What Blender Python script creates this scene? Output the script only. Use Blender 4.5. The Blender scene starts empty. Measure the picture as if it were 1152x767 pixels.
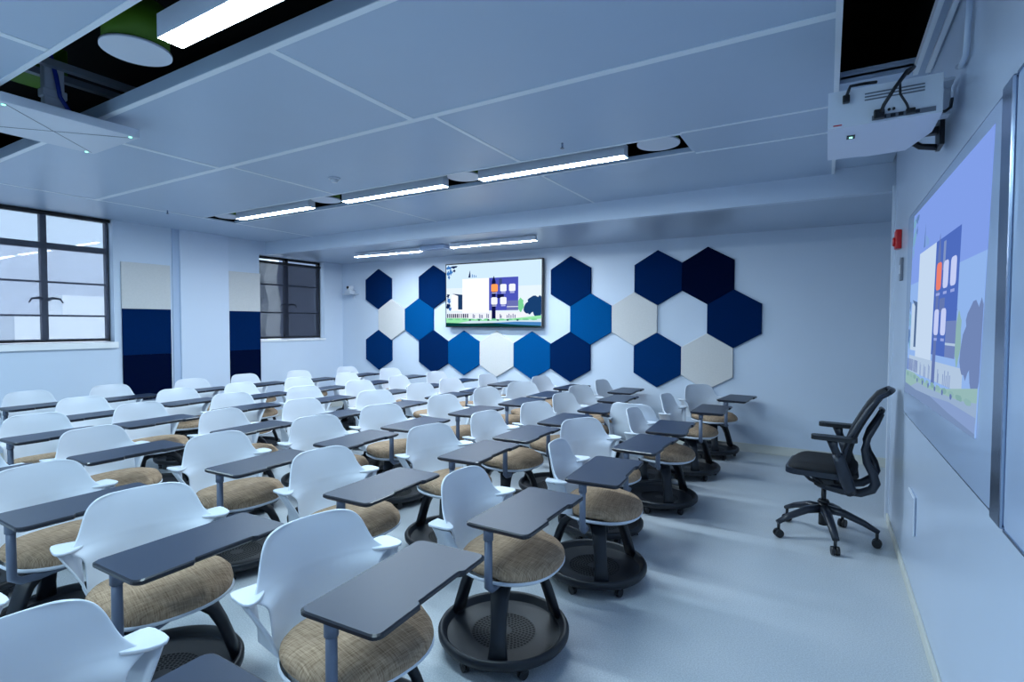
import bpy, bmesh, math, random
from mathutils import Vector, Matrix
C = bpy.context.scene
COL = C.collection
PI = math.pi

# ------------------------------------------------------------------ camera, world, sun, exposure
cam_d = bpy.data.cameras.new('camera')
cam_d.sensor_width = 36.0
cam_d.lens = 599.1 / 1152 * 36.0
cam_d.clip_start = 0.05
cam = bpy.data.objects.new('camera', cam_d)
COL.objects.link(cam)
yaw, pitch, roll = 0.5345, -0.0326, 0.0027
f = Vector((-math.sin(yaw) * math.cos(pitch), math.cos(yaw) * math.cos(pitch), math.sin(pitch)))
r = Vector((math.cos(yaw), math.sin(yaw), 0))
u = r.cross(f)
r2 = math.cos(roll) * r + math.sin(roll) * u
u2 = -math.sin(roll) * r + math.cos(roll) * u
M3 = Matrix((r2, u2, -f)).transposed()
cam.matrix_world = Matrix.Translation((0, 0, 1.5)) @ M3.to_4x4()
C.camera = cam

C.view_settings.view_transform = 'Standard'
C.view_settings.look = 'None'
C.view_settings.gamma = 1.0
C.view_settings.use_curve_mapping = False
C.view_settings.exposure = 0.22
LAMP = 100.0          # strength of the linear lamps
SKY = 2.1
SUN = 4.0
LAMP_COL = (0.63, 0.87, 1.0)

w = bpy.data.worlds.new('daylight')
C.world = w
w.use_nodes = True
w.node_tree.nodes['Background'].inputs[0].default_value = (0.62, 0.78, 1.0, 1)
w.node_tree.nodes['Background'].inputs[1].default_value = SKY
sd = bpy.data.lights.new('sun', 'SUN')
sd.energy = SUN
sd.angle = math.radians(1)
sd.color = (0.9, 0.95, 1.0)
sun = bpy.data.objects.new('sun', sd)
sun.rotation_euler = (math.radians(8), math.radians(48), 0)
COL.objects.link(sun)
try:
    C.cycles.use_denoising = True
    C.cycles.max_bounces = 8
    C.cycles.diffuse_bounces = 5
    C.cycles.transparent_max_bounces = 12
    C.cycles.sample_clamp_indirect = 6
except Exception:
    pass

# ------------------------------------------------------------------ materials
def lin(c):
    return tuple((x / 255 / 12.92 if x / 255 <= 0.04045 else ((x / 255 + 0.055) / 1.055) ** 2.4) for x in c)

def mat(name, col, rough=0.5, metal=0.0, spec=0.5, noise=0.0, nscale=40.0, bump=0.0, bscale=200.0, emit=None, estr=0.0, coat=0.0, srgb=True, coord='Object'):
    m = bpy.data.materials.new(name)
    m.use_nodes = True
    nt = m.node_tree
    b = nt.nodes['Principled BSDF']
    c = lin(col) if srgb else col
    b.inputs['Base Color'].default_value = (*c, 1)
    b.inputs['Roughness'].default_value = rough
    b.inputs['Metallic'].default_value = metal
    b.inputs['Specular IOR Level'].default_value = spec
    if coat:
        b.inputs['Coat Weight'].default_value = coat
        b.inputs['Coat Roughness'].default_value = 0.08
    if emit:
        b.inputs['Emission Color'].default_value = (*lin(emit), 1)
        b.inputs['Emission Strength'].default_value = estr
    if noise or bump:
        tc = nt.nodes.new('ShaderNodeTexCoord')
    if noise:
        n = nt.nodes.new('ShaderNodeTexNoise')
        n.inputs['Scale'].default_value = nscale
        n.inputs['Detail'].default_value = 3
        nt.links.new(tc.outputs[coord], n.inputs['Vector'])
        mr = nt.nodes.new('ShaderNodeMapRange')
        mr.inputs['From Min'].default_value = 0.3
        mr.inputs['From Max'].default_value = 0.7
        mr.inputs['To Min'].default_value = 1 - noise
        mr.inputs['To Max'].default_value = 1 + noise
        nt.links.new(n.outputs['Fac'], mr.inputs['Value'])
        vm = nt.nodes.new('ShaderNodeVectorMath')
        vm.operation = 'SCALE'
        vm.inputs[0].default_value = c
        nt.links.new(mr.outputs['Result'], vm.inputs['Scale'])
        nt.links.new(vm.outputs['Vector'], b.inputs['Base Color'])
    if bump:
        n2 = nt.nodes.new('ShaderNodeTexNoise')
        n2.inputs['Scale'].default_value = bscale
        nt.links.new(tc.outputs[coord], n2.inputs['Vector'])
        bp = nt.nodes.new('ShaderNodeBump')
        bp.inputs['Strength'].default_value = bump
        bp.inputs['Distance'].default_value = 0.002
        nt.links.new(n2.outputs['Fac'], bp.inputs['Height'])
        nt.links.new(bp.outputs['Normal'], b.inputs['Normal'])
    return m

M = {}
M['wall'] = mat('painted_wall', (210, 221, 236), 0.45, spec=0.35, noise=0.015, nscale=1.5)
M['wall_gloss'] = mat('enamel_wall', (196, 208, 228), 0.22, spec=0.5, noise=0.01, nscale=1.5)
M['pillar'] = mat('pillar_paint', (214, 224, 240), 0.4, spec=0.4)
M['groove_shade'] = mat('painted_groove_shade', (180, 197, 222), 0.5)  # shade of the groove put into the colour
M['ceil'] = mat('ceiling_panel', (186, 202, 222), 0.36, metal=0.05, spec=0.5, noise=0.012, nscale=2)
M['ceil_low'] = mat('glossy_ceiling_panel', (190, 202, 218), 0.33, metal=0.3, spec=0.5)
M['seam'] = mat('ceiling_joint_strip', (240, 246, 252), 0.4)
M['void'] = mat('plenum_black', (10, 12, 16), 0.9)
M['void_rail'] = mat('galvanised_rail', (150, 158, 170), 0.5, metal=0.2)
M['green'] = mat('green_paint', (84, 128, 16), 0.6)
M['white'] = mat('white_plastic', (216, 222, 232), 0.32, spec=0.5)
M['white_metal'] = mat('white_metal', (215, 222, 234), 0.35)
M['black'] = mat('black_plastic', (22, 24, 30), 0.4)
M['frame_black'] = mat('black_window_metal', (18, 20, 28), 0.5)
M['charcoal'] = mat('charcoal_plastic', (19, 24, 33), 0.45, spec=0.45, bump=0.15, bscale=600)
M['tablet'] = mat('dark_laminate', (40, 52, 74), 0.40, spec=0.42, noise=0.03, nscale=8, bump=0.05, bscale=500)
M['tablet_edge'] = mat('tablet_edge', (30, 33, 44), 0.3)
M['post'] = mat('grey_post_metal', (104, 114, 134), 0.42, metal=0.2)
M['navy'] = mat('navy_felt', (0, 34, 80), 0.95, spec=0.05, noise=0.06, nscale=60, bump=0.3, bscale=300)
M['dnavy'] = mat('dark_navy_felt', (0, 12, 44), 0.95, spec=0.05, noise=0.06, nscale=60, bump=0.3, bscale=300)
M['mnavy'] = mat('mid_navy_felt', (0, 46, 98), 0.95, spec=0.05, noise=0.06, nscale=60, bump=0.3, bscale=300)
M['blue'] = mat('royal_blue_felt', (0, 78, 138), 0.95, spec=0.05, noise=0.05, nscale=60, bump=0.3, bscale=300)
M['cream'] = mat('cream_felt', (214, 212, 210), 0.95, spec=0.05, noise=0.03, nscale=60, bump=0.3, bscale=300)
M['sill'] = mat('stone_sill', (246, 246, 246), 0.3)
M['base'] = mat('cream_skirting', (214, 214, 206), 0.5)
M['red'] = mat('red_plastic', (190, 12, 20), 0.3)
M['grey'] = mat('grey_plate', (110, 116, 128), 0.4)
M['board'] = mat('board_surface', (178, 194, 222), 0.16, spec=0.6)
M['alu'] = mat('brushed_aluminium', (150, 165, 190), 0.22, metal=0.9)
M['mesh'] = mat('black_mesh_fabric', (16, 18, 24), 0.8, bump=0.4, bscale=400)
M['task'] = mat('task_chair_plastic', (34, 40, 52), 0.35)
M['light_cable'] = mat('blue_cable', (20, 60, 170), 0.4)
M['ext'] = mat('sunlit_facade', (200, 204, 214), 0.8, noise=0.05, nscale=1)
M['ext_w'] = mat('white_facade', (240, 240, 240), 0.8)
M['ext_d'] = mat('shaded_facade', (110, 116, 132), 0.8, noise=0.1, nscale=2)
M['ground'] = mat('outdoor_paving', (120, 122, 128), 0.9, noise=0.1, nscale=2)

def emis(name, col, s, srgb=True):
    m = bpy.data.materials.new(name)
    m.use_nodes = True
    nt = m.node_tree
    nt.nodes.remove(nt.nodes['Principled BSDF'])
    e = nt.nodes.new('ShaderNodeEmission')
    c = lin(col) if srgb else col
    e.inputs[0].default_value = (*c, 1)
    e.inputs[1].default_value = s
    nt.links.new(e.outputs[0], nt.nodes['Material Output'].inputs[0])
    return m
M['lamp'] = emis('lamp_diffuser', LAMP_COL, LAMP * .74, False)
M['lamp_far'] = emis('far_lamp_diffuser', (0.70, 0.88, 1.0), LAMP * 1.15, False)
M['lamp_back'] = emis('back_lamp_diffuser', (0.76, 0.89, 1.0), LAMP * 1.6, False)
M['led'] = emis('green_led', (140, 255, 220), 2.5)

# floor: pale speckled vinyl
m = mat('speckled_vinyl', (176, 186, 196), 0.30, spec=0.5)
nt = m.node_tree
b = nt.nodes['Principled BSDF']
tc = nt.nodes.new('ShaderNodeTexCoord')
n1 = nt.nodes.new('ShaderNodeTexNoise'); n1.inputs['Scale'].default_value = 150; n1.inputs['Detail'].default_value = 4; n1.inputs['Roughness'].default_value = 0.75
n2 = nt.nodes.new('ShaderNodeTexNoise'); n2.inputs['Scale'].default_value = 1.6; n2.inputs['Detail'].default_value = 2
nt.links.new(tc.outputs['Object'], n1.inputs['Vector']); nt.links.new(tc.outputs['Object'], n2.inputs['Vector'])
cr = nt.nodes.new('ShaderNodeValToRGB')
cr.color_ramp.elements[0].position = 0.36; cr.color_ramp.elements[0].color = (*lin((178, 183, 190)), 1)
cr.color_ramp.elements[1].position = 0.62; cr.color_ramp.elements[1].color = (*lin((212, 217, 222)), 1)
nt.links.new(n1.outputs['Fac'], cr.inputs['Fac'])
mx = nt.nodes.new('ShaderNodeMix'); mx.data_type = 'RGBA'; mx.blend_type = 'MULTIPLY'; mx.inputs['Factor'].default_value = 1
cr2 = nt.nodes.new('ShaderNodeValToRGB')
cr2.color_ramp.elements[0].position = 0.35; cr2.color_ramp.elements[0].color = (0.9, 0.92, 0.93, 1)
cr2.color_ramp.elements[1].position = 0.65; cr2.color_ramp.elements[1].color = (1, 1, 1, 1)
nt.links.new(n2.outputs['Fac'], cr2.inputs['Fac'])
nt.links.new(cr.outputs['Color'], mx.inputs['A']); nt.links.new(cr2.outputs['Color'], mx.inputs['B'])
nt.links.new(mx.outputs['Result'], b.inputs['Base Color'])
mr = nt.nodes.new('ShaderNodeMapRange'); mr.inputs['To Min'].default_value = 0.27; mr.inputs['To Max'].default_value = 0.33
nt.links.new(n2.outputs['Fac'], mr.inputs['Value']); nt.links.new(mr.outputs['Result'], b.inputs['Roughness'])
M['floor'] = m

# tan woven upholstery with crossing threads
m = mat('tan_weave', (158, 128, 98), 0.9, spec=0.1)
nt = m.node_tree
b = nt.nodes['Principled BSDF']
tc = nt.nodes.new('ShaderNodeTexCoord')
facs = []
for sc in ((14, 330, 30), (330, 14, 30)):
    mp = nt.nodes.new('ShaderNodeMapping'); mp.inputs['Scale'].default_value = sc
    nn = nt.nodes.new('ShaderNodeTexNoise'); nn.inputs['Scale'].default_value = 1.0; nn.inputs['Detail'].default_value = 3
    nt.links.new(tc.outputs['Object'], mp.inputs['Vector']); nt.links.new(mp.outputs['Vector'], nn.inputs['Vector'])
    facs.append(nn)
ad = nt.nodes.new('ShaderNodeMath'); ad.operation = 'ADD'
nt.links.new(facs[0].outputs['Fac'], ad.inputs[0]); nt.links.new(facs[1].outputs['Fac'], ad.inputs[1])
cr = nt.nodes.new('ShaderNodeValToRGB')
cr.color_ramp.elements[0].position = 0.36; cr.color_ramp.elements[0].color = (*lin((128, 106, 86)), 1)
cr.color_ramp.elements[1].position = 0.66; cr.color_ramp.elements[1].color = (*lin((196, 170, 144)), 1)
hf = nt.nodes.new('ShaderNodeMath'); hf.operation = 'MULTIPLY'; hf.inputs[1].default_value = 0.5
nt.links.new(ad.outputs[0], hf.inputs[0]); nt.links.new(hf.outputs[0], cr.inputs['Fac'])
nt.links.new(cr.outputs['Color'], b.inputs['Base Color'])
bp = nt.nodes.new('ShaderNodeBump'); bp.inputs['Strength'].default_value = 0.4; bp.inputs['Distance'].default_value = 0.002
nt.links.new(hf.outputs[0], bp.inputs['Height']); nt.links.new(bp.outputs['Normal'], b.inputs['Normal'])
M['tan'] = m

def screen_cloth(name, col, open_frac, trans_frac):
    m = bpy.data.materials.new(name)
    m.use_nodes = True
    nt = m.node_tree
    nt.nodes.remove(nt.nodes['Principled BSDF'])
    d = nt.nodes.new('ShaderNodeBsdfDiffuse'); d.inputs[0].default_value = (*lin(col), 1)
    t = nt.nodes.new('ShaderNodeBsdfTranslucent'); t.inputs[0].default_value = (*lin(col), 1)
    p = nt.nodes.new('ShaderNodeBsdfTransparent')
    m1 = nt.nodes.new('ShaderNodeMixShader'); m1.inputs[0].default_value = trans_frac
    m2 = nt.nodes.new('ShaderNodeMixShader'); m2.inputs[0].default_value = open_frac
    nt.links.new(d.outputs[0], m1.inputs[1]); nt.links.new(t.outputs[0], m1.inputs[2])
    nt.links.new(m1.outputs[0], m2.inputs[1]); nt.links.new(p.outputs[0], m2.inputs[2])
    nt.links.new(m2.outputs[0], nt.nodes['Material Output'].inputs[0])
    return m
M['blind_pale'] = screen_cloth('pale_screen_blind', (110, 116, 134), 0.68, 0.5)
M['blind_dark'] = screen_cloth('grey_screen_blind', (62, 66, 80), 0.34, 0.4)
def glass():
    m = bpy.data.materials.new('window_glass'); m.use_nodes = True
    nt = m.node_tree; nt.nodes.remove(nt.nodes['Principled BSDF'])
    g = nt.nodes.new('ShaderNodeBsdfGlossy'); g.inputs['Roughness'].default_value = 0.02
    t = nt.nodes.new('ShaderNodeBsdfTransparent'); t.inputs[0].default_value = (0.9, 0.94, 0.96, 1)
    x = nt.nodes.new('ShaderNodeMixShader'); x.inputs[0].default_value = 0.08
    nt.links.new(t.outputs[0], x.inputs[1]); nt.links.new(g.outputs[0], x.inputs[2])
    nt.links.new(x.outputs[0], nt.nodes['Material Output'].inputs[0])
    return m
M['glass'] = glass()

# ------------------------------------------------------------------ mesh helpers
class MB:
    def __init__(s):
        s.bm = bmesh.new()
        s.mats = []
        s.cur = 0
        s.smooth = False
    def use(s, m):
        if m not in s.mats:
            s.mats.append(m)
        s.cur = s.mats.index(m)
        return s
    def face(s, vs):
        try:
            fc = s.bm.faces.new(vs)
            fc.material_index = s.cur
            fc.smooth = s.smooth
            return fc
        except ValueError:
            return None
    def box(s, x0, x1, y0, y1, z0, z1, bev=0.0, mtx=None):
        vs = [s.bm.verts.new(p) for p in [(x0, y0, z0), (x1, y0, z0), (x1, y1, z0), (x0, y1, z0), (x0, y0, z1), (x1, y0, z1), (x1, y1, z1), (x0, y1, z1)]]
        fs = [s.face([vs[i] for i in q]) for q in [(3, 2, 1, 0), (4, 5, 6, 7), (0, 1, 5, 4), (1, 2, 6, 5), (2, 3, 7, 6), (3, 0, 4, 7)]]
        if bev:
            es = list({e for fc in fs for e in fc.edges})
            rr = bmesh.ops.bevel(s.bm, geom=es, offset=bev, segments=2, affect='EDGES', profile=0.5)
            vs = list({v for fc in rr['faces'] for v in fc.verts} | {v for v in vs if v.is_valid})
        if mtx:
            for v in vs:
                if v.is_valid:
                    v.co = mtx @ v.co
        return s
    def prism(s, pts, a0, a1, axis='z'):
        def P(p, a):
            return {'z': (p[0], p[1], a), 'x': (a, p[0], p[1]), 'y': (p[0], a, p[1])}[axis]
        lo = [s.bm.verts.new(P(p, a0)) for p in pts]
        hi = [s.bm.verts.new(P(p, a1)) for p in pts]
        n = len(pts)
        s.face(lo[::-1]); s.face(hi)
        for i in range(n):
            s.face([lo[i], lo[(i + 1) % n], hi[(i + 1) % n], hi[i]])
        return s
    def cyl(s, p0, p1, r0, r1=None, n=16, caps=True):
        r1 = r0 if r1 is None else r1
        p0, p1 = Vector(p0), Vector(p1)
        d = (p1 - p0).normalized()
        a = d.orthogonal().normalized(); b_ = d.cross(a)
        A = [s.bm.verts.new(p0 + (a * math.cos(t) + b_ * math.sin(t)) * r0) for t in [2 * PI * i / n for i in range(n)]]
        B = [s.bm.verts.new(p1 + (a * math.cos(t) + b_ * math.sin(t)) * r1) for t in [2 * PI * i / n for i in range(n)]]
        sm = s.smooth; s.smooth = True
        for i in range(n):
            s.face([A[i], A[(i + 1) % n], B[(i + 1) % n], B[i]])
        s.smooth = False
        if caps:
            s.face(A[::-1]); s.face(B)
        s.smooth = sm
        return s
    def lathe(s, prof, n=48, closed=False, c=(0, 0)):
        rings = []
        for (rr, z) in prof:
            rings.append([s.bm.verts.new((c[0] + rr * math.cos(2 * PI * i / n), c[1] + rr * math.sin(2 * PI * i / n), z)) for i in range(n)])
        m = len(rings)
        for j in range(m if closed else m - 1):
            A, B = rings[j], rings[(j + 1) % m]
            for i in range(n):
                s.face([A[i], A[(i + 1) % n], B[(i + 1) % n], B[i]])
        return s
    def tube(s, pts, rad, n=8, up=None, ry=None):
        """swept tube; rad may be a list; ry gives a flat section (second radius)"""
        pts = [Vector(p) for p in pts]
        k = len(pts)
        R = rad if isinstance(rad, (list, tuple)) else [rad] * k
        RY = ry if isinstance(ry, (list, tuple)) else ([ry] * k if ry else R)
        rings = []
        ref = None
        for i in range(k):
            d = (pts[min(i + 1, k - 1)] - pts[max(i - 1, 0)]).normalized()
            if up is not None:
                a = Vector(up).cross(d)
                a = a.normalized() if a.length > 1e-5 else d.orthogonal().normalized()
            else:
                a = d.orthogonal().normalized() if ref is None else (ref - d * ref.dot(d)).normalized()
            ref = a
            b_ = d.cross(a)
            rings.append([s.bm.verts.new(pts[i] + a * math.cos(t) * R[i] + b_ * math.sin(t) * RY[i]) for t in [2 * PI * q / n for q in range(n)]])
        sm = s.smooth; s.smooth = True
        for j in range(k - 1):
            for i in range(n):
                s.face([rings[j][i], rings[j][(i + 1) % n], rings[j + 1][(i + 1) % n], rings[j + 1][i]])
        s.smooth = sm
        s.face(rings[0][::-1]); s.face(rings[-1])
        return s
    def quad(s, a, b_, c, d):
        s.face([s.bm.verts.new(p) for p in (a, b_, c, d)])
        return s
    def poly(s, pts):
        s.face([s.bm.verts.new(p) for p in pts])
        return s
    def mesh(s, name, default=None, fix=True):
        if fix:
            bmesh.ops.recalc_face_normals(s.bm, faces=s.bm.faces)
        me = bpy.data.meshes.new(name)
        s.bm.to_mesh(me); s.bm.free()
        for m_ in (s.mats or [default]):
            me.materials.append(m_)
        return me

def link(name, me, parent=None, loc=(0, 0, 0), rz=0, **kw):
    o = bpy.data.objects.new(name, me)
    COL.objects.link(o)
    if parent:
        o.parent = parent
    o.location = loc
    o.rotation_euler = (0, 0, rz)
    for k, v in kw.items():
        o[k] = v
    return o

def part(name, mb, m, parent, **kw):
    return link(name, mb.mesh(name, m), parent, **kw)

def structure(name, mb, m):
    return link(name, mb.mesh(name, m), kind='structure')

def thing(name, label, cat, loc=(0, 0, 0), rz=0, group=None):
    o = link(name, None, None, loc, rz, label=label, category=cat)
    if group:
        o['group'] = group
    return o

def copy_tree(o, parent=None):
    c = o.copy()
    COL.objects.link(c)
    c.parent = parent
    for ch in list(o.children):
        copy_tree(ch, c)
    return c

def subdiv(me, level, solid=0.0, off=0.0):
    """bake a solidify + subdivision into a mesh"""
    o = bpy.data.objects.new('tmp', me)
    COL.objects.link(o)
    if solid:
        md = o.modifiers.new('s', 'SOLIDIFY'); md.thickness = solid; md.offset = off
    if level:
        md = o.modifiers.new('d', 'SUBSURF'); md.levels = level; md.render_levels = level
    dg = bpy.context.evaluated_depsgraph_get()
    dg.update()
    new = bpy.data.meshes.new_from_object(o.evaluated_get(dg))
    bpy.data.objects.remove(o)
    for p in new.polygons:
        p.use_smooth = True
    return new

def rrect(x0, x1, y0, y1, r, n=5):
    pts = []
    for cx, cy, a in ((x1 - r, y0 + r, -PI / 2), (x1 - r, y1 - r, 0), (x0 + r, y1 - r, PI / 2), (x0 + r, y0 + r, PI)):
        for i in range(n + 1):
            t = a + PI / 2 * i / n
            pts.append((cx + r * math.cos(t), cy + r * math.sin(t)))
    return pts

# ------------------------------------------------------------------ room shell
XL, XR, YB, YF = -7.6, 0.425, 6.78, -3.6
ZM, ZL, ZT = 2.763, 2.568, 3.45
W1, W2 = (1.89, 3.17), (5.135, 6.37)

structure('floor', MB().box(XL - .3, 1.7, YF - .2, YB + .2, -.1, 0), M['floor'])
structure('wall_back', MB().box(XL - .3, 1.7, YB, YB + .2, 0, ZT), M['wall'])
structure('wall_front', MB().box(XL - .3, 1.7, YF - .2, YF, 0, ZT), M['wall'])
mb = MB()
ylist = [(YF, W1[0], None), (W1[0], W1[1], (1.262, 2.772)), (W1[1], W2[0], None), (W2[0], W2[1], (1.235, 2.565)), (W2[1], YB, None)]
for y0, y1, hole in ylist:
    if hole is None:
        mb.box(XL - .25, XL, y0, y1, 0, ZT)
    else:
        mb.box(XL - .25, XL, y0, y1, 0, hole[0]); mb.box(XL - .25, XL, y0, y1, hole[1], ZT)
structure('wall_left', mb, M['wall'])
structure('wall_right', MB().box(XR, XR + .2, YF, 4.98, 0, ZT), M['wall_gloss'])
structure('wall_side', MB().box(1.5, 1.7, 4.5, YB, 0, ZT).box(XR + .2, 1.5, 4.6, 4.8, 0, ZT), M['wall'])
structure('trim_1', MB().box(XR - .018, XR + .215, 4.93, 5.0, 0, ZL - .02), M['white_metal'])
# strip with groove shade in its colour, shallow pillar on the window wall
structure('trim_2', MB().box(XL, XL + .012, 3.855, 3.945, 0, ZM), M['groove_shade'])
structure('trim_3', MB().box(XL, XL + .035, 3.945, 4.625, 0, ZM, .004), M['pillar'])
structure('baseboard_back', MB().box(XL, 1.5, YB - .014, YB, 0, .10, .003), M['base'])
structure('baseboard_left', MB().box(XL, XL + .014, YF, YB, 0, .10, .003), M['base'])
structure('baseboard_right', MB().box(XR - .012, XR, YF, 4.93, 0, .06, .003), M['base'])

# main suspended ceiling, with openings for the lamp slots and by the right wall
GN = (1.09, 1.56); GF = (3.66, 4.05); GR = (-1.3, -.85)
holes = [(-6.5, -.86, GN[0], GN[1]), (-6.48, -.875, GF[0], GF[1]), (-6.5, -.86, GR[0], GR[1]), (.03, .36, -2.5, 3.36)]
xs = sorted({XL, XR, *[h[0] for h in holes], *[h[1] for h in holes]})
ys = sorted({YF, 5.25, *[h[2] for h in holes], *[h[3] for h in holes]})
mb = MB()
for i in range(len(xs) - 1):
    for j in range(len(ys) - 1):
        cx, cy = (xs[i] + xs[i + 1]) / 2, (ys[j] + ys[j + 1]) / 2
        if any(h[0] < cx < h[1] and h[2] < cy < h[3] for h in holes):
            continue
        z = ZM + (.035 if cx > .03 and cy > 3.3 else 0)
        mb.box(xs[i], xs[i + 1], ys[j], ys[j + 1], z, z + .012)
# upstands round the openings
for h in holes:
    t = .012
    if h[2] == GF[0]:
        mb.box(h[0], h[1], h[3] - .004, h[3], ZM + .012, ZM + .03)
        continue
    mb.box(h[0] - t, h[0], h[2], h[3], ZM + .012, ZM + .075); mb.box(h[1], h[1] + t, h[2], h[3], ZM + .012, ZM + .075)
    mb.box(h[0] - t, h[1] + t, h[2] - t, h[2], ZM + .012, ZM + .075); mb.box(h[0] - t, h[1] + t, h[3], h[3] + t, ZM + .012, ZM + .075)
structure('ceiling', mb, M['ceil'])
# light joint strips between the ceiling panels
mb = MB()
def sx(y, x0, x1, w_=.026):
    mb.box(x0, x1, y - w_ / 2, y + w_ / 2, ZM - .004, ZM + .002)
def sy(x, y0, y1, w_=.042):
    mb.box(x - w_ / 2, x + w_ / 2, y0, y1, ZM - .0035, ZM + .002)
sx(2.575, -6.52, .005, .045); sx(GN[1] + .018, -6.5, -.86, .034); sx(GN[0] - .014, -6.5, -.86, .026)
sx(GF[0] - .01, -6.5, -.86, .02); sx(GF[1] + .014, -6.5, -.86, .026)
sx(GF[0] - .03, -.86, .005, .02); sx(GF[1] + .06, -.86, .005, .02); sx(0.1, -6.5, .005)
for x in (-6.5,):
    sy(x, YF, 5.25, .024)
for x in (-2.24, -4.3):
    sy(x, GN[1] + .03, 2.56)
for x in (-2.09, -4.18):
    sy(x, 2.59, GF[0] - .02, .028)
for x in (-2.12, -4.2):
    sy(x, GF[1] + .03, 5.25, .02)
for x in (-3.14, -1.1, -5.2):
    sy(x, -.85, GN[0] - .03)
sy(.0175, YF, 5.25, .025)
structure('trim_4', mb, M['seam'])
# beam face and lower glossy ceiling at the back
structure('ceiling_beam', MB().box(XL, 1.5, 5.25, 5.33, ZL, ZT), M['wall'])
structure('ceiling_lower', MB().box(XL, 1.5, 5.33, YB, ZL, ZL + .02), M['ceil_low'])
structure('roof', MB().box(XL - .3, 1.7, YF - .2, YB + .2, ZT, ZT + .1), M['void'])
mb = MB()
mb.box(XL, XL + .02, YF, 5.25, ZM + .1, ZT).box(XR - .01, XR, YF, 5.25, ZM + .08, ZT).box(XL, XR, 5.22, 5.25, ZM + .1, ZT)
structure('ceiling_void_lining', mb, M['void'])

# ------------------------------------------------------------------ windows
def window(idx, Y, Z, hbars, thick, ctr, blind):
    y0, y1 = Y; z0, z1 = Z
    root = link('window_%d' % idx, None, None, (XL - .14, 0, 0)); root['kind'] = 'structure'
    mb = MB()
    t = .035
    mb.box(-.03, .03, y0, y0 + t, z0, z1).box(-.03, .03, y1 - t, y1, z0, z1).box(-.03, .03, y0, y1, z0, z0 + t).box(-.03, .03, y0, y1, z1 - t, z1)
    mb.box(-.03, .03, ctr - .03, ctr + .03, z0, z1)
    for zb in hbars:
        mb.box(-.02, .02, y0, y1, zb - .011, zb + .011)
    if thick:
        mb.box(-.03, .03, y0, y1, thick - .035, thick + .035)
    part('window_frame', mb, M['frame_black'], root)
    part('pane', MB().box(-.003, .003, y0, y1, z0, z1), M['glass'], root)
    hb = MB()
    zc = z0 + (z1 - z0) * (.33 if idx == 1 else .42)
    for sgn in (-1, 1):
        hb.tube([(.04, ctr + sgn * .02, zc), (.07, ctr + sgn * .06, zc + .015), (.072, ctr + sgn * .13, zc + .005), (.07, ctr + sgn * .155, zc - .04)], [.014, .016, .011, .008])
    hb.box(.035, .055, ctr - .05, ctr + .05, zc - .018, zc + .022, .004)
    part('window_handle', hb, M['frame_black'], root)
    return root
w1 = window(1, W1, (1.27, 2.765), (1.965, 1.578), 2.38, 2.53, None)
w2 = window(2, W2, (1.245, 2.56), (2.12, 1.668), None, 5.70, None)
structure('trim_5', MB().box(XL - .2, XL + .035, W1[0] - .04, W1[1] + .03, 1.185, 1.262, .006), M['sill'])
structure('trim_6', MB().box(XL - .2, XL + .02, W2[0], W2[1] + .02, 1.205, 1.237, .004), M['sill'])
def blind(label, Y, z0, z1, m):
    root = thing('roller_blind', label, 'blind', (XL - .055, 0, 0))
    part('blind_fabric', MB().box(-.001, .001, Y[0] + .012, Y[1] - .03, z0 + .015, z1 - .03), m, root)
    part('roller_tube', MB().cyl((0, Y[0] + .005, z1 - .02), (0, Y[1] - .01, z1 - .02), .022), M['frame_black'], root)
    part('bottom_bar', MB().box(-.008, .008, Y[0] + .012, Y[1] - .03, z0, z0 + .022, .003), M['frame_black'], root)
    return root
blind('pale translucent roller blind over the bright window at left', W1, 1.275, 2.765, M['blind_pale'])
blind('dark grey roller blind over the far window near the hexagon wall', (W2[0], W2[1] - .03), 1.25, 2.485, M['blind_dark'])

# outside: neighbouring blocks and added shapes seen through the blinds
structure('ground', MB().box(-30, -7.9, -14, 26, -3.2, -3), M['ground'])
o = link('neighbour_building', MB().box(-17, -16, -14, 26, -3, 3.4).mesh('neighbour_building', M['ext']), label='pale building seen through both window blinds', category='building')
o = link('white_step_block', MB().box(-12.4, -11.6, 4.05, 5.3, -3, 1.98).box(-12.4, -11.6, 3.4, 4.05, -3, 1.62).mesh('white_step_block', M['ext_w']), label='low white stepped block added for the bright area outside the left window', category='wall')  # added to give the bright stepped area in the window
mbx = MB().prism([(8.42, -3), (8.50, .8), (8.40, 1.3), (8.5, 2.0), (8.36, 2.6), (8.5, 3.1), (8.3, 4.6), (8.6, 4.6), (8.8, 3.1), (8.72, 2.6), (8.86, 2.0), (8.8, 1.3), (8.9, .8), (8.9, -3)], -12.6, -12.2, 'x')  # shape added to give the bright streak in the far window
o = link('white_pier', mbx.mesh('white_pier', M['ext_w']), label='irregular white shape added as bright pier behind the dark window blind', category='pier')
structure('exterior_wall', MB().box(-15.2, -14.9, 9.0, 16, -3, 6.2), M['ext_d'])

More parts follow.
